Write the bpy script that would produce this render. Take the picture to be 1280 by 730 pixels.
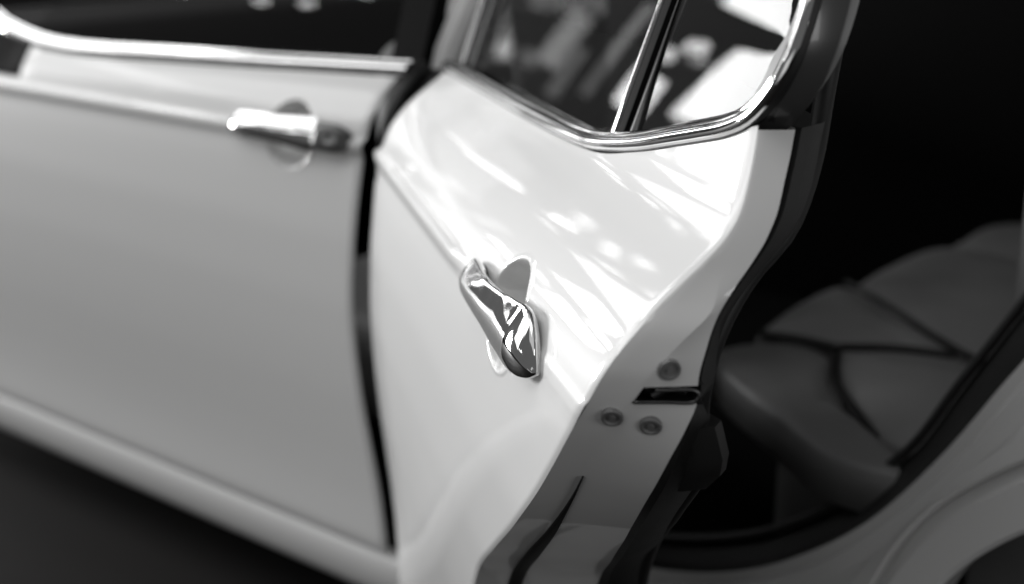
import bpy, bmesh, math, random
import numpy as np
from mathutils import Vector, Matrix
R = math.radians
random.seed(4)
scene = bpy.context.scene
for o in list(bpy.data.objects):
    bpy.data.objects.remove(o)

# ------------------------------------------------------------------ camera
cam_d = bpy.data.cameras.new('camera')
cam_d.sensor_width = 36.0
cam_d.lens = 50.0
cam_d.clip_start = 0.05
cam_d.clip_end = 200
cam_d.dof.use_dof = True
cam_d.dof.focus_distance = 1.16
cam_d.dof.aperture_fstop = 2.7
cam_d.dof.aperture_blades = 9
cam = bpy.data.objects.new('camera', cam_d)
scene.collection.objects.link(cam)
scene.camera = cam
_al, _p = R(50.23), R(16.66)
_f = Vector((-math.cos(_al) * math.cos(_p), math.sin(_al) * math.cos(_p), -math.sin(_p)))
_r = Vector((math.sin(_al), math.cos(_al), 0))
_u = _r.cross(_f)
cam.matrix_world = Matrix(((_r.x, _u.x, -_f.x, 1.4157), (_r.y, _u.y, -_f.y, -1.3881), (_r.z, _u.z, -_f.z, 1.2447), (0, 0, 0, 1)))

# ------------------------------------------------------------------ world: a dim, even hall
w = bpy.data.worlds.new('World'); scene.world = w; w.use_nodes = True
w.node_tree.nodes['Background'].inputs[0].default_value = (1, 1, 1, 1)
w.node_tree.nodes['Background'].inputs[1].default_value = 0.12

# ------------------------------------------------------------------ lamps
def area(name, loc, target, sx, sy, power, shape='RECTANGLE'):
    l = bpy.data.lights.new(name, 'AREA'); l.shape = shape; l.size = sx; l.size_y = sy; l.energy = power
    o = bpy.data.objects.new(name, l); scene.collection.objects.link(o)
    o.location = loc
    d = Vector(target) - Vector(loc)
    o.rotation_euler = d.to_track_quat('-Z', 'Y').to_euler()
    return o
area('top_fill', (-1.0, -2.0, 4.4), (-1.0, -1.6, 0), 5.0, 4.0, 30)  # added soft light from above, source unseen
area('key_softbox', (-3.4, -1.5, 3.6), (0.4, -0.3, 0.8), 1.9, 1.5, 20)
for loc, sx, sy, p in (((-8.2, 0.2, 4.9), 1.7, 2.3, 42), ((-8.2, 2.3, 4.9), 1.7, 2.3, 42), ((-8.2, -3.75, 4.7), 0.9, 2.4, 17), ((-8.2, -2.65, 4.6), 0.9, 2.6, 19), ((-8.2, -1.55, 4.8), 0.9, 2.2, 15), ((-8.2, 1.2, 6.8), 1.8, 0.7, 40)):
    area('front_fill', loc, (0.5, -0.4, 0.8), sx, sy, p)  # added unseen lamps: brighten the rear door and glint in its handle
area('low_front_fill', (-8.2, -1.0, 1.5), (0.6, -0.4, 0.6), 1.5, 2.0, 650)  # added low fill that lifts the lower rear door
for loc, sx, sy, p in (((-0.9, -1.7, 3.4), 1.2, 0.7, 6), ((0.35, -0.9, 3.3), 0.8, 0.9, 6), ((1.5, -2.2, 3.2), 0.5, 0.5, 2.5)):
    area('overhead_glint_light', loc, (0.3, -0.3, 0.8), sx, sy, p)  # added lamps that put sparkle on the chrome
area('side_fill', (0.0, -5.0, 1.3), (0.0, 0, 0.5), 4.0, 1.6, 11)  # added fill along the car side, source unseen
area('rear_fill', (4.8, -1.2, 1.7), (0.9, -0.3, 0.8), 1.4, 1.2, 20)  # added fill for the shut face, quarter panel and seat
# unseen area lamps added ahead of the car, to mirror as bright panes in the door glass, the chrome and the shoulder: (y, z, width, height, radiance)
for y, z, sx, sy, L in ((0.80, 1.62, 0.34, 0.43, 9), (1.02, 2.25, 0.36, 0.44, 9), (0.72, 1.97, 0.24, 0.13, 8), (1.20, 1.42, 0.20, 0.22, 7), (1.46, 1.55, 0.05, 0.6, 1.0), (1.71, 1.44, 0.12, 0.34, 1.9), (1.60, 1.30, 0.06, 0.30, 0.9),
                        (2.55, 1.75, 0.3, 0.3, 1.2)):
    area('pane_lamp', (-4.6, y, z), (-3.6, y - 0.1, z - 0.03), sx, sy, L * math.pi * sx * sy)
for y, z, sx, sy, L in ((2.27, 2.36, 0.13, 0.46, 6), (2.40, 2.20, 0.05, 0.2, 4), (2.12, 2.80, 0.09, 0.22, 7), (2.19, 2.98, 0.04, 0.14, 5), (2.045, 3.12, 0.05, 0.13, 6), (2.03, 3.33, 0.05, 0.12, 6), (1.86, 3.05, 0.035, 0.22, 5), (1.93, 2.60, 0.035, 0.16, 4), (1.74, 2.85, 0.03, 0.18, 5), (1.80, 3.35, 0.04, 0.12, 5)):
    area('shoulder_patch_light', (-4.6, y, z), (-3.6, y - 0.1, z - 0.03), sx, sy, L * math.pi * sx * sy * 0.785, 'ELLIPSE')  # added ovals of light, shaped to mirror as patches on the shoulder
for y, z, d, L in ((1.12, 1.76, 0.09, 5), (1.20, 1.66, 0.09, 4), (1.06, 1.70, 0.05, 3), (1.80, 1.25, 0.10, 0.8), (1.95, 1.20, 0.10, 1.2), (2.08, 1.26, 0.06, 1.2)):
    area('glass_blob_light', (-4.6, y, z), (-3.6, y - 0.1, z - 0.03), d, d, L * math.pi * d * d * 0.785, 'DISK')  # added discs of light that mirror as blobs in the rear glass
for loc in ((-4.6, -3.47, 3.28), (-4.6, -3.62, 3.36), (-4.6, -3.30, 3.02), (-4.6, -3.02, 2.84), (-4.6, -2.55, 2.62)):
    l = bpy.data.lights.new('glass_spot_light', 'POINT'); l.shadow_soft_size = 0.04; l.energy = 0.7
    o = bpy.data.objects.new('glass_spot_light', l); scene.collection.objects.link(o); o.location = loc  # added point lights that mirror as small spots in the front glass

scene.view_settings.view_transform = 'Standard'
scene.view_settings.look = 'None'
scene.view_settings.exposure = 0.0
scene.view_settings.gamma = 1.0
scene.view_settings.use_curve_mapping = False
scene.render.engine = 'CYCLES'
scene.cycles.use_denoising = True
scene.cycles.max_bounces = 8
scene.cycles.sample_clamp_indirect = 6

# ------------------------------------------------------------------ materials (a black-and-white photograph: neutral tones)
def mat(name, base, rough=0.5, metal=0.0, coat=0.0, spec=0.5, bump=None, var=None, sheen=0):
    m = bpy.data.materials.new(name); m.use_nodes = True
    nt = m.node_tree; b = nt.nodes['Principled BSDF']
    col = base if isinstance(base, tuple) else (base, base, base)
    b.inputs['Base Color'].default_value = (*col, 1)
    b.inputs['Roughness'].default_value = rough
    b.inputs['Metallic'].default_value = metal
    b.inputs['Coat Weight'].default_value = coat
    b.inputs['Coat Roughness'].default_value = 0.03
    b.inputs['Specular IOR Level'].default_value = spec
    if bump or var:
        tc = nt.nodes.new('ShaderNodeTexCoord')
    if bump:
        sc, st, ds = bump
        n = nt.nodes.new('ShaderNodeTexNoise'); n.inputs['Scale'].default_value = sc; n.inputs['Detail'].default_value = 4
        nt.links.new(tc.outputs['Object'], n.inputs['Vector'])
        bp = nt.nodes.new('ShaderNodeBump'); bp.inputs['Strength'].default_value = st; bp.inputs['Distance'].default_value = ds
        nt.links.new(n.outputs['Fac'], bp.inputs['Height']); nt.links.new(bp.outputs['Normal'], b.inputs['Normal'])
    if var:
        sc, lo, hi, dr = var
        n = nt.nodes.new('ShaderNodeTexNoise'); n.inputs['Scale'].default_value = sc; n.inputs['Detail'].default_value = 6
        nt.links.new(tc.outputs['Object'], n.inputs['Vector'])
        rp = nt.nodes.new('ShaderNodeMapRange'); rp.inputs[1].default_value = 0.3; rp.inputs[2].default_value = 0.7
        rp.inputs[3].default_value = lo; rp.inputs[4].default_value = hi
        nt.links.new(n.outputs['Fac'], rp.inputs[0])
        mx = nt.nodes.new('ShaderNodeVectorMath'); mx.operation = 'SCALE'; mx.inputs[0].default_value = col
        nt.links.new(rp.outputs[0], mx.inputs['Scale']); nt.links.new(mx.outputs[0], b.inputs['Base Color'])
        if dr:
            rr = nt.nodes.new('ShaderNodeMapRange'); rr.inputs[1].default_value = 0.3; rr.inputs[2].default_value = 0.7
            rr.inputs[3].default_value = rough - dr; rr.inputs[4].default_value = rough + dr
            nt.links.new(n.outputs['Fac'], rr.inputs[0]); nt.links.new(rr.outputs[0], b.inputs['Roughness'])
    return m
PAINT = mat('white_car_paint', (0.82, 0.82, 0.815), 0.35, 0, 0.8, spec=0.2, bump=(900, 0.03, 0.0002))
CHROME = mat('chrome', 0.78, 0.04, 1.0, bump=(14, 0.04, 0.002), var=(60, 0.94, 1.0, 0.02))
RUBBER = mat('black_rubber', 0.012, 0.55, bump=(300, 0.2, 0.0005))
GLOSSBLACK = mat('gloss_black_strip', 0.006, 0.6, 0, 0.0, spec=0.03)
SEAL = mat('worn_grey_seal', 0.05, 0.5, bump=(300, 0.2, 0.0005))
SATIN = mat('satin_grey_reveal', 0.34, 0.45, 0.0, var=(40, 0.9, 1.1, 0.05))
DARKPLASTIC = mat('dark_plastic', 0.022, 0.45, bump=(700, 0.25, 0.0004), var=(9, 0.8, 1.2, 0.06))
CARD = mat('door_card_vinyl', 0.012, 0.5, bump=(450, 0.35, 0.0006), var=(7, 0.8, 1.2, 0.05))
LEATHER = mat('dark_leather', 0.25, 0.42, bump=(260, 0.35, 0.0008), var=(6, 0.85, 1.15, 0.05))
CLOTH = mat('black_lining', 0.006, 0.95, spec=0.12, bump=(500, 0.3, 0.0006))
STEEL = mat('dark_steel', 0.16, 0.35, 0.9, var=(80, 0.7, 1.1, 0.08))
SCREW = mat('grey_screw', 0.24, 0.42, 0.2, var=(90, 0.8, 1.15, 0.06))
GREYCAP = mat('grey_lock_cap', 0.09, 0.28, 0.3, 0.3)
FLOOR = mat('dark_floor', (0.0040, 0.0032, 0.0029), 0.85, spec=0.15, bump=(60, 0.25, 0.002), var=(1.6, 0.6, 1.4, 0.1))

def glass_mat():
    m = bpy.data.materials.new('window_glass'); m.use_nodes = True
    nt = m.node_tree; nt.nodes.clear()
    out = nt.nodes.new('ShaderNodeOutputMaterial')
    tr = nt.nodes.new('ShaderNodeBsdfTransparent'); tr.inputs[0].default_value = (0.62, 0.62, 0.62, 1)
    gl = nt.nodes.new('ShaderNodeBsdfGlossy'); gl.inputs['Roughness'].default_value = 0.012
    fr = nt.nodes.new('ShaderNodeFresnel'); fr.inputs['IOR'].default_value = 1.55
    mx = nt.nodes.new('ShaderNodeMixShader')
    nt.links.new(fr.outputs[0], mx.inputs[0]); nt.links.new(tr.outputs[0], mx.inputs[1]); nt.links.new(gl.outputs[0], mx.inputs[2])
    nt.links.new(mx.outputs[0], out.inputs[0])
    return m
GLASS = glass_mat()

# ------------------------------------------------------------------ helpers
def link(name, verts, faces, m, parent=None, smooth=True, sharp=None):
    me = bpy.data.meshes.new(name); me.from_pydata([tuple(map(float, v)) for v in verts], [], faces)
    me.validate(); me.update()
    bm = bmesh.new(); bm.from_mesh(me)
    bmesh.ops.remove_doubles(bm, verts=bm.verts, dist=1e-5)
    bmesh.ops.recalc_face_normals(bm, faces=bm.faces)
    if smooth:
        for f in bm.faces: f.smooth = True
        if sharp:
            for e in bm.edges:
                if len(e.link_faces) == 2 and e.calc_face_angle(0) > R(sharp): e.smooth = False
    bm.to_mesh(me); bm.free()
    me.materials.append(m)
    o = bpy.data.objects.new(name, me); scene.collection.objects.link(o)
    if parent: o.parent = parent
    return o
def grid(rows):
    """rows: list of equal-length point lists -> verts, quads"""
    n = len(rows[0]); v = [p for r_ in rows for p in r_]; f = []
    for i in range(len(rows) - 1):
        for j in range(n - 1):
            a = i * n + j; f.append((a, a + 1, a + n + 1, a + n))
    return v, f
def ringloft(rings, cap=True):
    n = len(rings[0]); v = [p for r_ in rings for p in r_]; f = []
    for i in range(len(rings) - 1):
        for j in range(n):
            a, b = i * n + j, i * n + (j + 1) % n; f.append((a, b, b + n, a + n))
    if cap:
        f.append(tuple(range(n))[::-1]); f.append(tuple(range((len(rings) - 1) * n, len(rings) * n)))
    return v, f
def spline(pts, n):
    """resample a polyline of points (any dimension) with a Catmull-Rom curve, n points evenly in arc length"""
    P = np.array(pts, float)
    P = np.vstack([2 * P[0] - P[1], P, 2 * P[-1] - P[-2]])
    out = []
    for i in range(1, len(P) - 2):
        p0, p1, p2, p3 = P[i - 1:i + 3]
        d = [max(np.linalg.norm(b - a), 1e-6) ** 0.5 for a, b in ((p0, p1), (p1, p2), (p2, p3))]
        t0, t1 = 0, d[0]; t2 = t1 + d[1]; t3 = t2 + d[2]
        for t in np.linspace(t1, t2, 24, endpoint=False):
            A1 = (t1 - t) / (t1 - t0) * p0 + (t - t0) / (t1 - t0) * p1
            A2 = (t2 - t) / (t2 - t1) * p1 + (t - t1) / (t2 - t1) * p2
            A3 = (t3 - t) / (t3 - t2) * p2 + (t - t2) / (t3 - t2) * p3
            B1 = (t2 - t) / (t2 - t0) * A1 + (t - t0) / (t2 - t0) * A2
            B2 = (t3 - t) / (t3 - t1) * A2 + (t - t1) / (t3 - t1) * A3
            out.append((t2 - t) / (t2 - t1) * B1 + (t - t1) / (t2 - t1) * B2)
    out.append(P[-2]); out = np.array(out)
    s = np.concatenate([[0], np.cumsum(np.linalg.norm(np.diff(out, axis=0), axis=1))])
    ss = np.linspace(0, s[-1], n)
    return np.stack([np.interp(ss, s, out[:, k]) for k in range(out.shape[1])], 1)
def pchip(xs, ys):
    xs = np.array(xs, float); ys = np.array(ys, float); h = np.diff(xs); d = np.diff(ys) / h
    m = np.zeros(len(xs)); m[0], m[-1] = d[0], d[-1]
    for i in range(1, len(xs) - 1):
        if d[i - 1] * d[i] > 0:
            w1, w2 = 2 * h[i] + h[i - 1], h[i] + 2 * h[i - 1]
            m[i] = (w1 + w2) / (w1 / d[i - 1] + w2 / d[i])
    def f(x):
        x = min(max(x, xs[0]), xs[-1]); i = min(max(int(np.searchsorted(xs, x)) - 1, 0), len(h) - 1)
        t = (x - xs[i]) / h[i]
        return float((2*t**3 - 3*t**2 + 1) * ys[i] + (t**3 - 2*t**2 + t) * h[i] * m[i] + (-2*t**3 + 3*t**2) * ys[i+1] + (t**3 - t**2) * h[i] * m[i+1])
    return f
def smooth(t):
    t = min(max(t, 0.0), 1.0); return t * t * (3 - 2 * t)
def box_verts(x0, x1, y0, y1, z0, z1):
    v = [(x, y, z) for x in (x0, x1) for y in (y0, y1) for z in (z0, z1)]
    f = [(0, 1, 3, 2), (4, 6, 7, 5), (0, 4, 5, 1), (2, 3, 7, 6), (0, 2, 6, 4), (1, 5, 7, 3)]
    return v, f
def rbox(name, x0, x1, y0, y1, z0, z1, m, parent, bev=0.02, seg=3):
    v, f = box_verts(x0, x1, y0, y1, z0, z1)
    o = link(name, v, f, m, parent, False)
    bm = bmesh.new(); bm.from_mesh(o.data)
    bmesh.ops.bevel(bm, geom=bm.edges[:], offset=bev, segments=seg, profile=0.5, affect='EDGES')
    for fc in bm.faces: fc.smooth = True
    bm.to_mesh(o.data); bm.free()
    return o
def sweep(path, nrm, section, closed_path=False):
    """path: Nx3, nrm: Nx3 outward normals; section: list of (a, b): a across (in surface), b along the normal"""
    P = np.array(path, float); Nn = np.array(nrm, float); rings = []
    for i in range(len(P)):
        t = P[min(i + 1, len(P) - 1)] - P[max(i - 1, 0)]; t /= np.linalg.norm(t)
        n = Nn[i] - t * (Nn[i] @ t); n /= np.linalg.norm(n)
        a = np.cross(n, t)
        rings.append([P[i] + a * s[0] + n * s[1] for s in section])
    return ringloft(rings)
def disc_part(name, c, ax, r, h, m, parent, seg=20, dimple=0.0):
    """short turned piece with a rounded rim; ax = outward axis"""
    ax = Vector(ax).normalized(); e1 = ax.orthogonal().normalized(); e2 = ax.cross(e1)
    prof = [(r, -0.004), (r, h * 0.55), (r * 0.93, h), (r * 0.72, h)]
    prof += [(r * 0.62, h - dimple), (r * 0.34, h - dimple), (r * 0.28, h - dimple * 0.2), (0.0005, h - dimple * 0.2)]
    rings = []
    for rr, hh in prof:
        rings.append([tuple(Vector(c) + ax * hh + (e1 * math.cos(a) + e2 * math.sin(a)) * rr) for a in [2 * math.pi * k / seg for k in range(seg)]])
    v, f = ringloft(rings)
    return link(name, v, f, m, parent, True, 40)

# ------------------------------------------------------------------ floor
v, f = grid([[(x, y, 0) for x in (-40, -8, -3, 0, 3, 8, 40)] for y in (-40, -8, -3, 0, 3, 8, 40)])
fl = link('floor', v, f, FLOOR, None, False); fl['kind'] = 'structure'; fl['label'] = 'dark brownish floor under the white car'

# ------------------------------------------------------------------ the car
car = bpy.data.objects.new('car', None); scene.collection.objects.link(car)
car['label'] = 'white car with chrome trim and its rear side door standing open'; car['category'] = 'car'
car.location = (0, 0, 0)

# side profile: outward offset of the skin by height (positive is outward)
WZ = [0.15, 0.19, 0.226, 0.26, 0.30, 0.36, 0.42, 0.50, 0.58, 0.64, 0.72, 0.78, 0.82, 0.838, 0.847, 0.854, 0.861, 0.868, 0.8755, 0.884, 0.898, 0.915, 0.935, 0.955, 0.973, 0.988, 1.005, 1.03, 1.08, 1.2]
WW = [-0.018, -0.0150, -0.0130, -0.0125, -0.0115, -0.0075, -0.0015, 0.0068, 0.0125, 0.0148, 0.0138, 0.0090, 0.0045, 0.0020, 0.0010, 0.0022, 0.0048, 0.0048, -0.0058, -0.0092, -0.0148, -0.026, -0.044, -0.068, -0.091, -0.108, -0.121, -0.1325, -0.150, -0.193]
W = pchip(WZ, WW)
WS = pchip([z for z in WZ if z < 0.845 or z > 0.879], [w_ for z, w_ in zip(WZ, WW) if z < 0.845 or z > 0.879])   # the same without the waist ledge
def Wn(z):                                             # outward/up normal in (w, z)
    d = (W(z + 0.002) - W(z - 0.002)) / 0.004
    l = math.hypot(1, d); return 1 / l, -d / l
CU, CZ, RU, RZ = 0.766, 0.8640, 0.052, 0.0475         # centre and radii of the finger scoop, in rear door coordinates
def scoop(u, z):
    rho = math.hypot((u - CU) / RU, (z - CZ) / RZ)
    if rho > 1.12: return 0.0
    return 0.030 * smooth((1.06 - rho) / 0.42) ** 0.85 - 0.0012 * math.exp(-((rho - 1.04) / 0.05) ** 2)

# ---- rear door (drawn shut: x along the door from the hinge edge, y = -outward; then swung open)
TH = R(36.7)
REAR_Z = [0.15, 0.20, 0.28, 0.36, 0.45, 0.53, 0.587, 0.65, 0.715, 0.76, 0.802, 0.835, 0.855, 0.868, 0.885, 0.901, 0.926, 0.95, 0.988, 1.04, 1.059, 1.10]
REAR_U = [0.592, 0.594, 0.602, 0.616, 0.644, 0.668, 0.712, 0.790, 0.872, 0.921, 0.959, 0.9850, 0.9990, 1.0075, 1.0155, 1.0205, 1.0225, 1.0160, 1.006, 0.983, 0.974, 0.95]
UR = pchip(REAR_Z, REAR_U)
BELT_U = [-0.05, 0.0, 0.04, 0.234, 0.428, 0.581, 0.678, 0.774, 0.882, 0.963, 1.05]
BELT_Z = [0.974, 0.976, 0.978, 0.980, 0.982, 0.985, 0.9895, 1.007, 1.035, 1.060, 1.09]
ZB = pchip(BELT_U, BELT_Z)
EDGE = pchip([0.2, 0.237, 0.32, 0.409, 0.50, 0.613, 0.734, 0.862, 0.923, 0.974, 1.0], [0.012, 0.011, 0.004, -0.006, -0.014, -0.018, -0.010, -0.001, 0.0, 0.004, 0.010])
def front_u(z): return 0.012 + EDGE(z)                 # the hinge edge, gently bowed
def skin_cols():
    a = list(np.linspace(0, 0.66, 46)); a += list(np.arange(0.665, 0.845, 0.0016)); a += list(np.linspace(0.847, 1.0, 34))
    return sorted(set([round(float(q), 5) for q in a]))
def skin_rows():
    z = list(np.linspace(0.2, 0.79, 60)) + list(np.arange(0.794, 0.93, 0.0016)) + list(np.linspace(0.932, 0.98, 22))
    return sorted(set([round(float(q), 5) for q in z]))
def door_skin_point(u, z, edge_round=0.0):
    flat = 0.85 * smooth((u - 0.54) / 0.10)                       # the waist ledge dies away under the handle
    return (u, -(W(z) * (1 - flat) + WS(z) * flat - scoop(u, z)) + edge_round, z)
rows = []
for zr in skin_rows():
    row = []
    for a in skin_cols():
        z = zr; uu = a
        for _ in range(4):
            u_end = UR(z); u0 = front_u(z)
            # columns keep absolute u near the handle, compress toward the rear edge
            uu = u0 + a / 1.0 * (u_end - u0) if a <= 0 else (a if a < 0.847 and u_end > 0.99 else u0 + a * (u_end - u0))
            if a >= 0.847 and u_end > 0.99:
                uu = 0.847 + (a - 0.847) / (1 - 0.847) * (u_end - 0.847)
            if zr > 0.9: z = 0.9 + (zr - 0.9) / (0.98 - 0.9) * (ZB(uu) - 0.9)
        # blend of the two column rules as the rear edge pulls forward
        if zr < 0.83:
            k = smooth((zr - 0.72) / 0.11); u_end = UR(z); ub = front_u(z) + a * (u_end - front_u(z))
            ua = a if a < 0.847 else 0.847 + (a - 0.847) / (1 - 0.847) * (u_end - 0.847)
            uu = ub * (1 - k) + ua * k
        uu = max(uu, front_u(z))
        e = min(uu - front_u(z), UR(z) - uu)
        er = 0.0022 * (1 - smooth(e / 0.006))
        row.append(door_skin_point(uu, z, er))
    rows.append(row)
v, f = grid(rows)
rd = link('rear_door', v, f, PAINT, car)
rd.location = (0.027, -0.015, 0); rd.rotation_euler = (0, 0, -TH)
rd['label'] = 'white rear side door swung open with chrome handle'

def on_door(u, w, z): return (u, -w, z)

# shut face: rails from the outer edge inwards
def rail(pts, n=90):
    return spline(pts, n)
OFF1 = pchip([0.15, 0.30, 0.45, 0.60, 0.667, 0.721, 0.765, 0.805, 0.848, 0.881, 0.905, 0.927, 0.945, 1.1], [-0.031, -0.031, -0.031, -0.031, -0.028, -0.0275, -0.026, -0.0235, -0.0225, -0.029, -0.0345, -0.0385, -0.0430, -0.05])
OFF2 = pchip([0.15, 0.40, 0.576, 0.696, 0.795, 0.818, 0.852, 0.873, 0.891, 0.912, 0.940, 0.961, 1.0, 1.024, 1.048, 1.1], [-0.125, -0.125, -0.115, -0.089, -0.0715, -0.071, -0.074, -0.076, -0.071, -0.064, -0.051, -0.042, -0.029, -0.027, -0.028, -0.03])
INNER_U = pchip([0.15, 0.2, 0.36, 0.45, 0.53, 0.587, 0.65, 0.715, 0.76, 0.80, 0.83, 0.85, 0.87, 0.90, 0.93, 0.96, 1.0, 1.06, 1.1], [0.604, 0.606, 0.630, 0.658, 0.702, 0.752, 0.836, 0.918, 0.968, 1.004, 1.023, 1.031, 1.0345, 1.034, 1.029, 1.020, 1.008, 0.98, 0.96])
OFF3 = pchip([0.15, 0.40, 0.55, 0.757, 0.785, 0.800, 0.834, 0.889, 0.928, 0.970, 1.012, 1.082, 1.15], [-0.185, -0.185, -0.172, -0.124, -0.120, -0.116, -0.104, -0.090, -0.074, -0.064, -0.058, -0.060, -0.05])
LZ0, LZ1 = 0.8745, 0.8880
zs = sorted(list(np.linspace(0.2, 0.874, 112)) + list(np.linspace(LZ0, LZ1, 8)) + list(np.linspace(0.8885, 1.06, 40)))
def lerp(a, b, t): return tuple(a[q] * (1 - t) + b[q] * t for q in range(3))
r0 = [(UR(z), WS(z) - 0.0022, z) for z in zs]
r0b = [(UR(z) + 0.0012, WS(z) - 0.0045, z) for z in zs]
r1 = [(UR(z) + 0.0115, WS(z) + OFF1(z), z) for z in zs]
r2 = [(INNER_U(z), WS(z) + OFF2(z), z) for z in zs]
r3 = [(INNER_U(z) - 0.022, W(z) + OFF3(z), z) for z in zs]
# above the latch the strip runs straight from the outer edge to the inner one
for i, z in enumerate(zs):
    r1[i] = lerp(r1[i], lerp(r0b[i], r2[i], 0.5), smooth((z - 0.935) / 0.035))
sub = []
for i in range(len(zs)):
    line = [r0[i], r0b[i]]
    line += [lerp(r0b[i], r1[i], t) for t in (0.25, 0.5, 0.75, 0.94)] + [r1[i]] + [lerp(r1[i], r2[i], t) for t in (0.06, 0.22, 0.4, 0.6, 0.8, 0.95)]
    e = lerp(r1[i], r2[i], 1.0)
    line += [e, (e[0] - 0.006, e[1] - 0.0025, e[2]), (e[0] - 0.02, e[1] - 0.003, e[2])]
    sub.append([on_door(*p) for p in line])
verts, faces = grid(sub)
ncol = len(sub[0])
keep = []
for q in faces:
    i, j = divmod(q[0], ncol)
    if LZ0 <= zs[i] < LZ1 and j >= 7: continue      # the latch notch
    keep.append(q)
link('shut_face', verts, keep, PAINT, rd, True, 22)
# latch tray in the notch
def tray_pt(z, t, d):
    i = min(range(len(zs)), key=lambda k: abs(zs[k] - z)); p = lerp(r1[i], r2[i], t); return on_door(p[0] - d, p[1], z)
zl0, zl1 = LZ0 - 0.0008, LZ1 + 0.0008
ts = (0.04, 0.3, 0.6, 0.9, 1.12)
rowsT = [[tray_pt(zl0, t, 0.0) for t in ts], [tray_pt(zl0 + 0.001, t, 0.024) for t in ts], [tray_pt(zl1 - 0.001, t, 0.024) for t in ts], [tray_pt(zl1, t, 0.0) for t in ts]]
v, f = grid(rowsT); link('latch_tray', v, f, DARKPLASTIC, rd, False)
c = Vector(tray_pt(0.5 * (zl0 + zl1), 0.62, 0.013))
v, f = sweep([tuple(c + Vector((0, -0.012, -0.004))), tuple(c + Vector((0.002, -0.004, 0.001))), tuple(c + Vector((0.002, 0.006, 0.002))), tuple(c + Vector((0, 0.013, -0.003)))], [(1, 0, 0)] * 4,
             [(0.0035 * math.cos(a), 0.0035 * math.sin(a)) for a in [k * math.pi / 5 for k in range(10)]])
link('latch_claw', v, f, STEEL, rd, True, 40)
p0, p1 = tray_pt(zl0 + 0.002, 0.07, -0.0006), tray_pt(zl0 + 0.002, 1.0, -0.0006)
p2, p3 = tray_pt(zl1 - 0.004, 1.0, -0.0006), tray_pt(zl1 - 0.003, 0.28, -0.0006)
loop = spline([p0, lerp(p0, p1, 0.5), lerp(p0, p1, 0.93), lerp(p1, p2, 0.25), lerp(p1, p2, 0.8), lerp(p2, p3, 0.12), lerp(p2, p3, 0.6), p3], 40)
v, f = sweep(loop, [(1, -0.4, 0)] * 40, [(0.0016 * math.cos(a), 0.0016 * math.sin(a)) for a in [k * math.pi / 4 for k in range(8)]])
link('latch_rim', v, f, STEEL, rd)
for t in (0.35, 0.7):
    pp = tray_pt(0.5 * (zl0 + zl1) - 0.001, t, 0.021); disc_part('rivet', pp, (1, 0, 0), 0.0028, 0.002, STEEL, rd, 12)
# three socket screws: position by height and place between the rails
for z, w_ in ((0.9030, -0.0610), (0.8600, -0.0250), (0.8560, -0.0520)):
    i = min(range(len(zs)), key=lambda k: abs(zs[k] - z)); p = lerp(r1[i], r2[i], (w_ - r1[i][1]) / (r2[i][1] - r1[i][1]))
    a = Vector(on_door(*r2[i])) - Vector(on_door(*r1[i])); b = Vector(on_door(*r1[i + 3])) - Vector(on_door(*r1[i - 3]))
    n = a.cross(b).normalized(); n = n if n.x > 0 else -n
    disc_part('screw', on_door(*p), n, 0.0084, 0.0026, SCREW, rd, 24, 0.0016)
# black weather strip tucked along the lower shut face
rings = []
R1i, R2i = [np.array(on_door(*p)) for p in r1], [np.array(on_door(*p)) for p in r2]
def shut_at(z):
    i = int(np.clip(np.searchsorted(zs, z), 1, len(zs) - 1)); k = (z - zs[i - 1]) / (zs[i] - zs[i - 1])
    return R1i[i - 1] * (1 - k) + R1i[i] * k, R2i[i - 1] * (1 - k) + R2i[i] * k
wz = np.linspace(0.795, 0.23, 70)
for z in wz:
    a, b = shut_at(z); a2, b2 = shut_at(z - 0.006); d = b - a; L_ = np.linalg.norm(d); d = d / L_; t = a2 - a; t /= np.linalg.norm(t)
    n = np.cross(d, t); n /= np.linalg.norm(n); n = n if n[0] > 0 else -n
    wd = 0.0008 + 0.0062 * smooth((0.80 - z) / 0.17)
    c = a + d * (wd + 0.0015)
    rings.append([c + d * wd * math.cos(q) + n * (0.0008 + 0.0022 * math.sin(q)) for q in [j * math.pi / 5 for j in range(10)]])
v, f = ringloft(rings); link('weather_strip', v, f, RUBBER, rd)
# inner door card, seal and pull, on the cabin side
cardrows = []
for i, z in enumerate(zs):
    a, b = r2[i], r3[i]
    b2 = (b[0], b[1], z)
    inn = (b[0] - 0.05, b[1] - 0.012, z)
    cardrows.append([on_door(*p) for p in ((a[0] - 0.016, a[1] - 0.003, z), lerp(a, b2, 0.25), lerp(a, b2, 0.6), lerp(a, b2, 0.95), (b2[0] - 0.006, b2[1] - 0.006, z), inn, (0.55, inn[1] - 0.02, z), (0.06, inn[1] - 0.02 if inn[1] > -0.16 else -0.18, z), (0.03, W(z) - 0.05, z))])
v, f = grid(cardrows); link('door_card', v, f, CARD, rd, True, 30)
lower = [(1.000, -0.100, 0.845), (0.994, -0.110, 0.815), (0.980, -0.114, 0.795), (0.958, -0.112, 0.775)]
rings = []
for u, w_, z in lower:
    rings.append([on_door(u + du, w_ + dw, z) for du, dw in ((0.0, 0.03), (0.012, 0.015), (0.012, -0.006), (0.0, -0.016), (-0.02, -0.012), (-0.02, 0.03))])
v, f = ringloft(rings); link('card_corner', v, f, DARKPLASTIC, rd, True, 35)
sealp = [(INNER_U(z) - 0.036, W(z) + OFF3(z) - 0.006, z) for z in (1.14, 1.08, 1.03, 0.985, 0.95, 0.91, 0.86, 0.80, 0.72, 0.62, 0.5, 0.4, 0.3)]
path = spline([on_door(*p) for p in sealp], 70)
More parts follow.
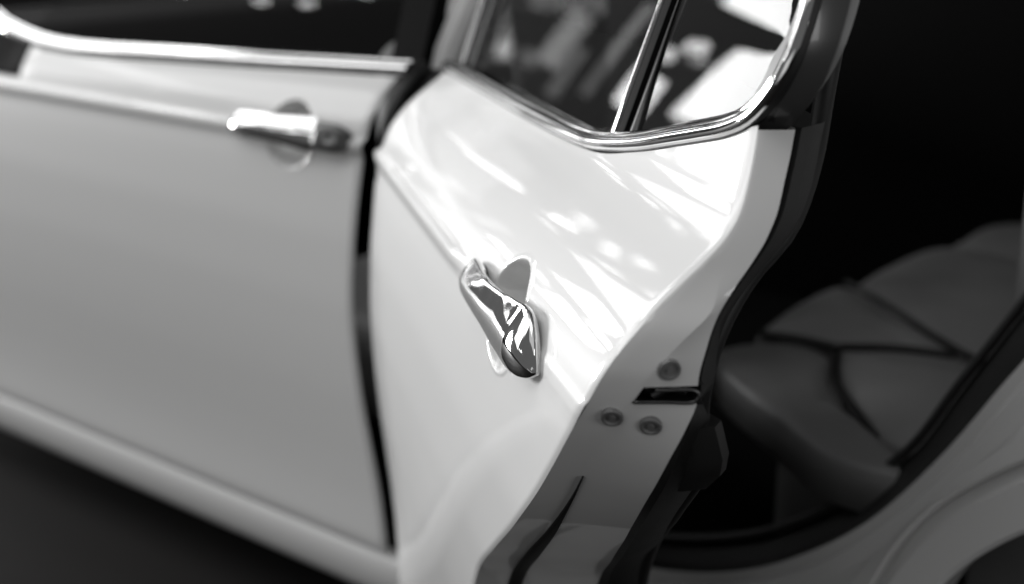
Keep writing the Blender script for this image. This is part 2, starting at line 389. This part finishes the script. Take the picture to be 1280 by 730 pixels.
v, f = sweep(path, [(1, 0.3, 0)] * 70, [(0.008 * math.cos(a), 0.008 * math.sin(a)) for a in [k * math.pi / 5 for k in range(10)]])
link('door_seal', v, f, RUBBER, rd)

# ---- window of the rear door
TRIM = [(0.002, 0.983), (0.04, 0.9835), (0.234, 0.9865), (0.41, 0.9885), (0.56, 0.992), (0.625, 0.9945), (0.665, 0.9975), (0.715, 1.005), (0.774, 1.017), (0.83, 1.031), (0.882, 1.044), (0.93, 1.057), (0.960, 1.070), (0.980, 1.090), (0.988, 1.115), (0.985, 1.145), (0.972, 1.18), (0.945, 1.225), (0.905, 1.265), (0.85, 1.30), (0.76, 1.328)]
tp = spline(TRIM, 150)
SEC = [(-0.0115, -0.002), (-0.0115, 0.0035), (-0.0100, 0.0062), (-0.0065, 0.0084), (-0.0015, 0.0090), (0.0025, 0.0078), (0.0042, 0.0056), (0.0052, 0.0051), (0.0062, 0.0056), (0.0085, 0.0058), (0.0105, 0.0042), (0.0112, 0.001), (0.0112, -0.010), (-0.006, -0.010)]
def trim_mesh(lo, hi, sec=SEC, off=0.0, scale=0.82):
    pts, nr = [], []
    for u, z in tp[lo:hi]:
        nw, nz = Wn(min(z, 1.15)); k = smooth((z - 1.0) / 0.05); nw2 = nw * (1 - k) + 0.95 * k; nz2 = nz * (1 - k) + 0.31 * k
        pts.append(on_door(u, W(min(z, 1.2)) - max(0, z - 1.2) * 0.36 + off, z)); nr.append((0, -nw2, nz2))
    return sweep(pts, nr, [(a * scale, b * scale) for a, b in sec])
cut = int(np.argmin(abs(tp[:60, 0] - 0.655))) if True else 60
cut = min(range(len(tp)), key=lambda i: abs(tp[i, 0] - 0.652) + (1 if tp[i, 1] > 1.05 else 0))
v, f = trim_mesh(0, cut + 1); link('belt_trim', v, f, CHROME, rd, True, 38)
v, f = trim_mesh(cut, len(tp)); tb = link('belt_trim', v, f, CHROME, rd, True, 38)
tb.location = (0.0008, 0, 0)
# dark rubber lip below the chrome
v, f = trim_mesh(0, len(tp), [(-0.0128, -0.004), (-0.0128, 0.0022), (-0.0108, 0.003), (-0.0105, -0.004)]); link('trim_lip', v, f, RUBBER, rd, True, 40)
# glass
def glass_w(z): return -0.124 - (z - 0.985) * 0.36
def top_z(u): return 1.325 - 0.10 * max(0, (u - 0.72)) * 1.2
def glass(name, u0, u1, parent):
    rws = []
    for k in range(16):
        rws.append([])
        for j in range(14):
            u = u0 + (u1 - u0) * j / 13
            zb = float(np.interp(u, [p[0] for p in TRIM[:13]], [p[1] for p in TRIM[:13]])) - 0.004
            zt = 1.325 if u < 0.8 else float(np.interp(u, [0.8, 0.85, 0.905, 0.945, 0.972, 0.986, 0.99], [1.318, 1.30, 1.265, 1.225, 1.18, 1.13, 1.10]))
            z = zb + (zt - zb) * k / 15
            rws[-1].append(on_door(u, glass_w(z) + 0.004 * math.sin(math.pi * k / 15), z))
    v, f = grid(rws); return link(name, v, f, GLASS, parent)
glass('window_glass', 0.065, 0.700, rd)
glass('quarter_glass', 0.716, 0.984, rd)
# divider bar: chrome, black channel, fine chrome bead
def bar(name, ua, ub, prot, m, u_top=0.0, zt=1.325, zb=0.995):
    rings = []
    for k in range(10):
        z = zb + (zt - zb) * k / 9; du = u_top * k / 9; w0 = glass_w(z)
        rings.append([on_door(u, w0 + ww, z) for u, ww in ((ua + du, -0.006), (ua + du, prot * 0.55), (ua + du + 0.0012, prot * 0.92), ((ua + ub) / 2 + du, prot), (ub + du - 0.0012, prot * 0.92), (ub + du, prot * 0.55), (ub + du, -0.006))])
    v, f = ringloft(rings); return link(name, v, f, m, rd, True, 50)
bar('divider_chrome', 0.6900, 0.6990, 0.0120, CHROME)
bar('divider_channel', 0.6992, 0.7190, 0.0100, GLOSSBLACK)
bar('divider_bead', 0.7192, 0.7222, 0.0045, CHROME)
# front frame of the window: painted post, black channel and dull bead
bar('window_post', 0.012, 0.040, 0.008, RUBBER, -0.02, 1.33, 0.985)
bar('window_channel', 0.0405, 0.066, 0.006, GLOSSBLACK, -0.02, 1.33, 0.985)
bar('channel_bead', 0.0665, 0.074, 0.004, DARKPLASTIC, -0.02, 1.33, 0.985)
# inside reveal of the quarter window, behind the chrome
rings = []
for i in range(cut + 36, len(tp)):
    u, z = tp[i]; t = tp[min(i + 1, len(tp) - 1)] - tp[i - 1]; t = t / np.linalg.norm(t); ax = np.array([-t[1], t[0]])
    wd = 0.003 + 0.017 * smooth((z - 1.062) / 0.05); w0 = W(min(z, 1.2)) - max(0, z - 1.2) * 0.36
    rings.append([on_door(u + ax[0] * a, w0 + b, z + ax[1] * a) for a, b in ((0.007, 0.0005), (0.0105 + wd * 0.5, -0.0002), (0.0105 + wd, -0.003), (0.0105 + wd, -0.040), (0.003, -0.040))])
v, f = ringloft(rings); link('window_reveal', v, f, SATIN, rd, True, 40)
v, f = trim_mesh(cut + 2, len(tp), [(-0.0105, -0.006), (-0.0105, -0.018), (-0.007, -0.034), (0.002, -0.040), (0.002, -0.006)]); link('frame_backing', v, f, GREYCAP, rd, True, 40)
pts = [(0.0, 1.33), (0.2, 1.338), (0.4, 1.342), (0.6, 1.338), (0.78, 1.328)]
path = [on_door(u, glass_w(z) + 0.006, z) for u, z in spline(pts, 30)]
v, f = sweep(path, [(0, -0.95, 0.31)] * 30, [(-0.02, -0.02), (-0.02, 0.01), (0.0, 0.014), (0.018, 0.01), (0.018, -0.02)]); link('window_top_rail', v, f, PAINT, rd, True, 40)

# ---- door handle, shared by both doors (coordinates of the rear door)
def handle_rings(us, fo, fi, fh, fz, npt=48, ex=2.3, bev=0.55):
    rings = []
    for u in us:
        o_, i_, h, zc = fo(u), fi(u), fh(u), fz(u)
        c_, a_ = (o_ + i_) / 2, max((o_ - i_) / 2, 0.0003)
        ring = []
        for k in range(npt):
            q = 2 * math.pi * k / npt; cq, sq = math.cos(q), math.sin(q)
            e = ex if cq > 0 else 2.6
            ww = math.copysign(abs(cq) ** (2 / e), cq) * a_; zz = math.copysign(abs(sq) ** (2 / e), sq) * h
            if cq > 0: ww *= 1 - bev * smooth((zz / h + 0.45) / 1.45)   # the face rolls back towards its upper edge
            n_, t_ = c_ + ww, zc + zz                      # the handle sits square to the sloping shoulder
            ring.append(on_door(u, 0.0005 + n_ * 0.9613 - t_ * 0.2756, 0.8705 + n_ * 0.2756 + t_ * 0.9613))
        rings.append(ring)
    return rings
SU = [0.640, 0.643, 0.651, 0.664, 0.684, 0.71, 0.74, 0.80, 0.835]
fo = pchip(SU, [0.001, 0.0075, 0.0125, 0.0165, 0.0190, 0.0195, 0.0190, 0.0180, 0.0178])
fi = pchip(SU, [-0.006, -0.006, -0.006, -0.006, -0.004, 0.001, 0.004, 0.004, 0.002])
fh = pchip(SU, [0.002, 0.0095, 0.0150, 0.0182, 0.0192, 0.0195, 0.0202, 0.0235, 0.0262])
fz = pchip(SU, [0.0] * 9)
strap_us = list(np.linspace(0.640, 0.664, 16)) + list(np.linspace(0.668, 0.835, 40))
KU = [0.8355, 0.848, 0.860, 0.873, 0.884, 0.893, 0.901]
ko = pchip(SU + KU[1:], [0.001, 0.0075, 0.0125, 0.0165, 0.0190, 0.0195, 0.0190, 0.0180, 0.0180, 0.0180, 0.0170, 0.0146, 0.0114, 0.0078, 0.002])
kiu = pchip(SU + KU[1:], [-0.006, -0.006, -0.006, -0.006, -0.004, 0.001, 0.004, 0.003, -0.003] + [-0.006] * 6)
kh = pchip(SU + KU[1:], [0.002, 0.0095, 0.0150, 0.0180, 0.0184, 0.0180, 0.0186, 0.0228, 0.0262, 0.0276, 0.0270, 0.0235, 0.0178, 0.0110, 0.0015])
kz = pchip(SU + KU[1:], [0.0] * 9 + [0.0, -0.0005, -0.0028, -0.0060, -0.0094, -0.0130])
ki = pchip(KU, [-0.006] * 7)
one_us = list(np.linspace(0.640, 0.664, 16)) + list(np.linspace(0.668, 0.835, 44)) + list(np.linspace(0.838, 0.901, 34))
hv, hf = ringloft(handle_rings(one_us, ko, kiu, kh, kz, 56, 2.0, 0.48))
link('door_handle', hv, hf, CHROME, rd, True, 60)['label'] = 'curved chrome pull handle in sharp focus'
# rubber gasket under the two feet of the handle
def gasket(parent, u0, u1, h, dx):
    pts = []
    rings = []
    for o_ in (0.0, 0.0016):
        pass
    n = 28; ring0, ring1 = [], []
    for k in range(n):
        q = 2 * math.pi * k / n; u = (u0 + u1) / 2 + math.copysign(abs(math.cos(q)) ** 0.85, math.cos(q)) * (u1 - u0) / 2; z = 0.8655 + math.copysign(abs(math.sin(q)) ** 0.85, math.sin(q)) * h
        ring0.append((u + dx, -(W(z) - scoop(u, z) - 0.003), z)); ring1.append((u + dx, -(W(z) - scoop(u, z) + 0.0016), z))
    v, f = ringloft([ring0, ring1]); return link('handle_gasket', v, f, RUBBER, parent, True, 40)
gasket(rd, 0.6375, 0.690, 0.0165, 0)

# ------------------------------------------------------------------ front door (shut)
DX = -0.936
FB_X = [-1.10, -1.03, -0.93, -0.87, -0.77, -0.55, -0.36, -0.15, 0.0]
FB_Z = [0.975, 0.961, 0.949, 0.9440, 0.9420, 0.9490, 0.9555, 0.9635, 0.9690]
FZB = pchip(FB_X, FB_Z)
xs = sorted(set([round(float(q), 5) for q in list(np.linspace(-1.40, -1.03, 14)) + list(np.linspace(-1.02, -0.268, 50)) + list(np.arange(-0.266, -0.086, 0.0026)) + list(np.linspace(-0.084, -0.015, 18))]))
zr_l = sorted(set([round(float(q), 5) for q in list(np.linspace(0.229, 0.79, 50)) + list(np.arange(0.794, 0.93, 0.0026)) + list(np.linspace(0.932, 0.96, 12))]))
rows = []
for zr in zr_l:
    row = []
    for x in xs:
        z = zr if zr < 0.89 else 0.89 + (zr - 0.89) / (0.96 - 0.89) * (FZB(x) - 0.012 - 0.89)
        if x < -1.025: z = min(z, 0.8695)
        y = -(W(z) - scoop(x - DX, z))
        e = min(-0.015 - x, z - 0.229)
        xe = x + EDGE(z) * smooth((x + 0.075) / 0.060)
        y += 0.003 * (1 - smooth(e / 0.007))
        if z > 0.872: y += 0.02 * smooth((-0.86 - x) / 0.12) * smooth((z - 0.872) / 0.04)
        row.append((xe, y, z))
    rows.append(row)
v, f = grid(rows)
fd = link('front_door', v, f, PAINT, car)
fd['label'] = 'closed white front door with chrome handle and keyhole'
# returned edge of the front door
v, f = grid([[(EDGE(z) - a, -W(z) + b, z) for z in zr_l] for a, b in ((0.015, 0.003), (0.0165, 0.007), (0.027, 0.012))])
link('door_hem', v, f, PAINT, fd)
v, f = ringloft([[(p[0] + DX, p[1], p[2]) for p in r_] for r_ in handle_rings(strap_us, fo, fi, fh, fz)]); link('door_handle', v, f, CHROME, fd, True, 55)
lk = pchip([0.8355, 0.838, 0.845, 0.875, 0.888, 0.894, 0.898], [0.0155, 0.0180, 0.0192, 0.0185, 0.016, 0.012, 0.005])
lh = pchip([0.8355, 0.838, 0.845, 0.875, 0.888, 0.894, 0.898], [0.0190, 0.0205, 0.0212, 0.0205, 0.0175, 0.0135, 0.008])
v, f = ringloft([[(p[0] + DX, p[1], p[2]) for p in r_] for r_ in handle_rings(list(np.linspace(0.8355, 0.898, 30)), lk, ki, lh, fz, 40, 3.2, 0.2)])
link('lock_cap', v, f, GREYCAP, fd, True, 55)
disc_part('lock_cylinder', (0.874 + DX, -0.0172, 0.8756), (0, -0.934, 0.358), 0.0125, 0.0036, CHROME, fd, 28, 0.0016)
v, f = box_verts(-0.0011, 0.0011, -0.0055, 0.0055, 0.0, 0.0045)
v = [(x + 0.874 + DX, -0.0172 - z_ * 0.934 - y_ * 0.358 * -1, 0.8756 + z_ * 0.358 + y_ * 0.934) for x, y_, z_ in v]; link('keyhole', v, f, CLOTH, fd, False)
gasket(fd, 0.6375, 0.690, 0.0165, DX)
# belt trim, two reeds
fp = spline(list(zip(FB_X, FB_Z)), 90)
pts = [(x, -W(z), z) for x, z in fp]
nr = [(0, -Wn(z)[0], Wn(z)[1]) for x, z in fp]
v, f = sweep(pts, nr, [(a * 1.25, b) for a, b in SEC]); link('belt_trim', v, f, CHROME, fd, True, 38)
# black corner panel over the front end of the shoulder
rows = []
for k in range(14):
    row = []
    for j in range(10):
        x = -0.895 - 0.018 * k / 13 - 0.14 * j / 9; zt = FZB(x) - 0.010; z = 0.884 + (zt - 0.884) * k / 13
        row.append((x, -W(z) + 0.02 * smooth((-0.86 - x) / 0.12) * smooth((z - 0.872) / 0.04) - 0.004 * (1 if 0 < j else 0) , z))
    rows.append(row)
v, f = grid(rows); link('black_corner', v, f, CLOTH, fd)
# glass of the front door
rws = []
for k in range(10):
    z = 0.955 + 0.37 * k / 9
    rws.append([(x, 0.105 + (z - 0.96) * 0.36 - 0.003 * math.sin(math.pi * k / 9), z - (0.0 if k else 0.012)) for x in np.linspace(-1.0 + 0.55 * k / 9, -0.03, 14)])
v, f = grid(rws); link('window_glass', v, f, GLASS, fd)
rings = []
for k in range(8):
    z = 0.965 + 0.36 * k / 7; y = 0.098 + (z - 0.96) * 0.36
    rings.append([(-0.055, y, z), (-0.055, y + 0.03, z), (0.006, y + 0.03, z), (0.006, y, z)])
v, f = ringloft(rings); link('window_post', v, f, GLOSSBLACK, fd, True, 40)

# ------------------------------------------------------------------ body: sill, front wing, pillar, aperture and rear quarter
rows = []
SILLP = [(-0.040, 0.224), (-0.026, 0.221), (-0.0205, 0.216), (-0.0180, 0.206), (-0.0185, 0.186), (-0.024, 0.160), (-0.033, 0.140), (-0.050, 0.125), (-0.085, 0.118)]
sl = spline(SILLP, 30)
rows = [[(x, -p[0], p[1]) for x in np.linspace(-1.6, 0.86, 60)] for p in sl]
v, f = grid(rows); link('sill', v, f, PAINT, car)
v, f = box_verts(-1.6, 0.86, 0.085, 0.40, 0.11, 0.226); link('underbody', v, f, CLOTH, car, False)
# front wing: same waist, top rolled over
WINGP = [(W(z), z) for z in np.linspace(0.15, 0.866, 50)] + [(0.000, 0.874), (-0.006, 0.882), (-0.018, 0.8875), (-0.035, 0.888), (-0.055, 0.882), (-0.075, 0.868), (-0.10, 0.84), (-0.12, 0.80)]
rows = [[(x, -p[0] + 0.05 * smooth((-1.2 - x) / 1.2), p[1] - 0.02 * smooth((-1.1 - x) / 1.0)) for x in np.linspace(-2.4, -1.404, 20)] for p in WINGP]
v, f = grid(rows)
rows = [[(x, -p[0] + 0.002, p[1] - 0.001) for x in np.linspace(-1.404, -1.022, 8)] for p in WINGP[48:]]
v2, f2 = grid(rows); f = f + [tuple(i + len(v) for i in q) for q in f2]; v = v + v2
link('front_wing', v, f, PAINT, car)
# middle pillar and its black seals
rows = []
for z in np.linspace(0.226, 0.97, 40):
    yb = -W(z)
    rows.append([(-0.02, yb + 0.035, z), (0.0, yb + 0.04, z), (0.03, yb + 0.045, z), (0.06, yb + 0.06, z), (0.10, yb + 0.085, z), (0.11, yb + 0.14, z), (0.04, yb + 0.17, z), (-0.06, yb + 0.17, z)])
v, f = grid(rows); link('middle_pillar', v, f, RUBBER, car, True, 40)  # pillar made black: the shadow in the door gap is its colour
path = [(0.004, -W(z) + 0.026, z) for z in np.linspace(0.23, 0.97, 40)]
v, f = sweep(path, [(0, -1, 0)] * 40, [(0.009 * math.cos(a), 0.012 * math.sin(a)) for a in [k * math.pi / 5 for k in range(10)]]); link('pillar_seal', v, f, RUBBER, car)
rings = []
for k in range(8):
    z = 0.965 + 0.42 * k / 7; y = 0.12 + (z - 0.96) * 0.36
    x0 = -0.012 + 0.26 * (z - 0.965)
    rings.append([(x0, y + 0.012, z), (x0, y + 0.07, z), (x0 + 0.044, y + 0.07, z), (x0 + 0.044, y + 0.012, z), (x0 + 0.034, y, z), (x0 + 0.010, y, z)])
v, f = ringloft(rings); link('upper_pillar', v, f, PAINT, car, True, 40)
# rear quarter: rails round the aperture and the wheel arch, resampled and lofted
QR = [  # (y, [(x, z) ...]) from the cabin outwards
    (0.135, [(0.20, 0.325), (0.413, 0.340), (0.561, 0.388), (0.634, 0.432), (0.691, 0.478), (0.738, 0.527), (0.782, 0.580), (0.827, 0.662), (0.897, 0.787), (0.95, 0.90), (0.955, 1.02)]),
    (0.095, [(0.20, 0.318), (0.430, 0.335), (0.553, 0.368), (0.630, 0.408), (0.687, 0.447), (0.737, 0.494), (0.783, 0.548), (0.830, 0.622), (0.888, 0.722), (0.955, 0.86), (0.965, 1.02)]),
    (0.072, [(0.20, 0.312), (0.447, 0.336), (0.549, 0.362), (0.625, 0.395), (0.682, 0.431), (0.732, 0.475), (0.779, 0.531), (0.824, 0.600), (0.875, 0.690), (0.96, 0.84), (0.975, 1.02)]),
    (0.050, [(0.20, 0.308), (0.481, 0.350), (0.563, 0.374), (0.630, 0.405), (0.685, 0.441), (0.735, 0.481), (0.777, 0.524), (0.841, 0.610), (0.893, 0.695), (0.965, 0.83), (0.985, 1.02)]),
    (0.047, [(0.20, 0.290), (0.490, 0.340), (0.567, 0.362), (0.634, 0.394), (0.693, 0.430), (0.745, 0.472), (0.787, 0.516), (0.853, 0.602), (0.905, 0.687), (0.975, 0.82), (0.995, 1.02)]),
    (0.018, [(0.20, 0.284), (0.501, 0.347), (0.580, 0.372), (0.645, 0.402), (0.703, 0.438), (0.753, 0.481), (0.797, 0.527), (0.872, 0.620), (0.945, 0.735), (0.995, 0.83), (1.015, 1.02)]),
    (0.004, [(0.20, 0.270), (0.510, 0.330), (0.590, 0.354), (0.658, 0.386), (0.716, 0.424), (0.766, 0.468), (0.811, 0.515), (0.886, 0.608), (0.957, 0.715), (1.008, 0.81), (1.03, 1.02)]),
    (-0.016, [(0.30, 0.230), (0.62, 0.300), (0.70, 0.345), (0.735, 0.395), (0.765, 0.440), (0.792, 0.485), (0.828, 0.540), (0.890, 0.622), (0.965, 0.700), (1.03, 0.77), (1.12, 0.90)]),
    (-0.024, [(0.40, 0.190), (0.70, 0.270), (0.755, 0.330), (0.773, 0.380), (0.790, 0.433), (0.804, 0.469), (0.826, 0.521), (0.870, 0.588), (0.958, 0.666), (1.04, 0.72), (1.15, 0.755)]),
    (-0.006, [(0.41, 0.186), (0.706, 0.266), (0.760, 0.328), (0.779, 0.379), (0.796, 0.431), (0.810, 0.466), (0.832, 0.517), (0.875, 0.582), (0.962, 0.659), (1.042, 0.712), (1.15, 0.747)]),
    (-0.025, [(0.42, 0.182), (0.712, 0.262), (0.768, 0.326), (0.789, 0.378), (0.806, 0.428), (0.824, 0.470), (0.848, 0.518), (0.890, 0.575), (0.966, 0.645), (1.045, 0.70), (1.15, 0.733)]),
    (-0.028, [(0.46, 0.175), (0.75, 0.250), (0.805, 0.320), (0.828, 0.372), (0.848, 0.425), (0.864, 0.462), (0.888, 0.508), (0.925, 0.553), (0.972, 0.594), (1.05, 0.645), (1.15, 0.672)]),
    (-0.022, [(0.465, 0.172), (0.755, 0.247), (0.810, 0.318), (0.833, 0.370), (0.853, 0.422), (0.869, 0.459), (0.892, 0.504), (0.928, 0.548), (0.974, 0.589), (1.051, 0.640), (1.15, 0.667)]),
    (0.05, [(0.465, 0.172), (0.757, 0.247), (0.812, 0.317), (0.835, 0.369), (0.855, 0.421), (0.871, 0.458), (0.894, 0.503), (0.930, 0.546), (0.976, 0.586), (1.052, 0.637), (1.15, 0.664)]),
]
R_ = [[(p[0], y, p[1]) for p in spline(pl, 90)] for y, pl in QR]
def loft_q(name, a, b, m, sharp=25):
    v, f = grid(R_[a:b + 1]); o = link(name, v, f, m, car, True, sharp); return o
loft_q('aperture_flange', 3, 6, PAINT)
v, f = grid(R_[6:14]); link('rear_quarter_panel', v, f, PAINT, car, True, 28)
loft_q('aperture_rubber', 0, 3, RUBBER, 60)
pth = [(p[0] - 0.004, 0.132, p[2] + 0.006) for p in R_[0]]
v, f = sweep(pth, [(0, -1, 0)] * 90, [(0.006 * math.cos(a), 0.009 * math.sin(a)) for a in [k * math.pi / 5 for k in range(10)]]); link('aperture_seal', v, f, SEAL, car)
rows = []
for z in (0.664, 0.69, 0.735, 0.80, 0.90):
    rows.append([(x, -0.024 + 0.03 * smooth((z - 0.75) / 0.15), z) for x in np.linspace(1.146, 2.4, 12)])
v, f = grid(rows); link('rear_wing', v, f, PAINT, car)
# wheel well lining
rings = [[(1.25 + 0.46 * math.cos(a), y, 0.33 + 0.40 * math.sin(a)) for a in np.linspace(-0.2, math.pi + 0.2, 30)] for y in (0.045, 0.20, 0.35)]
v, f = grid(rings); link('wheel_arch_liner', v, f, CLOTH, car)
# upper quarter: pillar behind the aperture
rows = []
for z in np.linspace(0.75, 1.40, 24):
    y = max(-W(min(z, 1.2)), -0.01) + max(0, z - 1.2) * 0.36
    x0 = float(np.interp(z, [0.75, 0.86, 0.95, 1.06, 1.2, 1.4], [1.0, 1.035, 1.03, 0.99, 0.93, 0.72]))
    rows.append([(x0 - 0.05, y + 0.09, z), (x0 - 0.02, y + 0.05, z), (x0, y + 0.015, z), (x0 + 0.02, y, z), (x0 + 0.3, y, z), (x0 + 0.7, y + 0.05, z)])
v, f = grid(rows); link('rear_pillar', v, f, PAINT, car, True, 40)

# ------------------------------------------------------------------ cabin
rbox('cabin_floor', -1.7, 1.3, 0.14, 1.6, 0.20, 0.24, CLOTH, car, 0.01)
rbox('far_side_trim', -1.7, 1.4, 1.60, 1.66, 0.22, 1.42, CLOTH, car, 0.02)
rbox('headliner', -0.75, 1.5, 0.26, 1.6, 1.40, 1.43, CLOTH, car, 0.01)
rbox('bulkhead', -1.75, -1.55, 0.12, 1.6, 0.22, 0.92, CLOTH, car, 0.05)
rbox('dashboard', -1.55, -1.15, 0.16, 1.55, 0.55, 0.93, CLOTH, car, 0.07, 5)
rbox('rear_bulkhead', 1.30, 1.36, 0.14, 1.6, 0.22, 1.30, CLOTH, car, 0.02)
fs = rbox('front_seat', -0.62, -0.12, 0.22, 0.72, 0.30, 0.50, LEATHER, car, 0.07, 5)
b_ = rbox('backrest', -0.26, -0.10, 0.24, 0.70, 0.42, 0.98, LEATHER, fs, 0.06, 5)
rbox('headrest', -0.20, -0.10, 0.35, 0.60, 0.985, 1.16, LEATHER, fs, 0.045, 5)

# rear bench: pads with stitched valleys between them
def pad(name, poly, z, h, bulge, parent, bev=0.022, dz=None):
    bm = bmesh.new()
    pts = spline(list(poly) + [poly[0]], max(40, 6 * len(poly)))[:-1]
    c = np.mean(np.array(pts), 0)
    pts = [c + (p - c) * (1 - 0.003 / np.linalg.norm(p - c)) for p in pts]
    lo = [bm.verts.new((p[0], p[1], z - h)) for p in pts]
    fc = bm.faces.new(lo); bm.normal_update()
    if fc.normal.z < 0: fc.normal_flip()
    cur = lo; n = len(lo)
    steps = [(1.0, h - bev), (0.992, h - bev * 0.55), (0.965, h - bev * 0.18), (0.92, h), (0.75, h + bulge * 0.5), (0.5, h + bulge * 0.85), (0.22, h + bulge)]
    for s, hh in steps:
        nx = [bm.verts.new((c[0] + (p[0] - c[0]) * s, c[1] + (p[1] - c[1]) * s, z - h + hh + (dz(p) if dz else 0))) for p in pts]
        for i in range(n): bm.faces.new((cur[i], cur[(i + 1) % n], nx[(i + 1) % n], nx[i]))
        cur = nx
    bm.faces.new(cur)
    bmesh.ops.recalc_face_normals(bm, faces=bm.faces)
    for f_ in bm.faces: f_.smooth = True
    me = bpy.data.meshes.new(name); bm.to_mesh(me); bm.free(); me.materials.append(LEATHER)
    o = bpy.data.objects.new(name, me); scene.collection.objects.link(o); o.parent = parent
    return o
rs = rbox('rear_seat', 0.48, 1.20, 0.31, 1.50, 0.26, 0.533, LEATHER, car, 0.05, 5)
rs['label'] = 'dark leather rear bench seat with stitched panels'
tilt = lambda p: 0.0
pad('seat_panel', [(0.50, 0.475), (0.575, 0.34), (0.70, 0.195), (0.80, 0.20), (0.80, 0.42), (0.66, 0.55), (0.57, 0.525)], 0.553, 0.06, 0.020, rs)
pad('seat_bolster', [(0.345, 0.36), (0.40, 0.30), (0.55, 0.19), (0.70, 0.10), (0.79, 0.12), (0.695, 0.185), (0.568, 0.33), (0.495, 0.455), (0.43, 0.47), (0.37, 0.43)], 0.550, 0.06, 0.016, rs)
pad('seat_panel', [(0.365, 0.46), (0.43, 0.485), (0.49, 0.485), (0.565, 0.54), (0.645, 0.565), (0.53, 0.65), (0.42, 0.74), (0.345, 0.79), (0.335, 0.64)], 0.553, 0.08, 0.018, rs)
pad('seat_panel', [(0.345, 0.815), (0.43, 0.755), (0.54, 0.665), (0.66, 0.58), (0.80, 0.62), (0.80, 0.95), (0.60, 1.15), (0.36, 1.2), (0.33, 0.98)], 0.545, 0.12, 0.022, rs)
pad('seat_panel', [(0.345, 1.22), (0.60, 1.18), (0.80, 0.98), (0.80, 1.48), (0.36, 1.50)], 0.535, 0.12, 0.025, rs)
for line in ([(0.345, 0.803), (0.43, 0.750), (0.54, 0.660), (0.658, 0.572), (0.80, 0.50)], [(0.497, 0.480), (0.57, 0.533), (0.65, 0.558)],
             [(0.500, 0.478), (0.530, 0.41), (0.573, 0.336), (0.70, 0.192)], [(0.375, 0.462), (0.43, 0.478), (0.497, 0.478)]):
    sp_ = spline(line, 24)
    v, f = sweep([(p[0], p[1], 0.553) for p in sp_], [(0, 0, 1)] * 24, [(0.0048 * math.cos(a), 0.006 * math.sin(a)) for a in [k * math.pi / 4 for k in range(8)]])
    link('seam_shade', v, f, RUBBER, rs)  # black tubes added in the valleys, groove shade put in as colour
br_ = rbox('seat_backrest', 0.84, 1.05, 0.18, 1.50, 0.50, 1.05, LEATHER, rs, 0.07, 5)
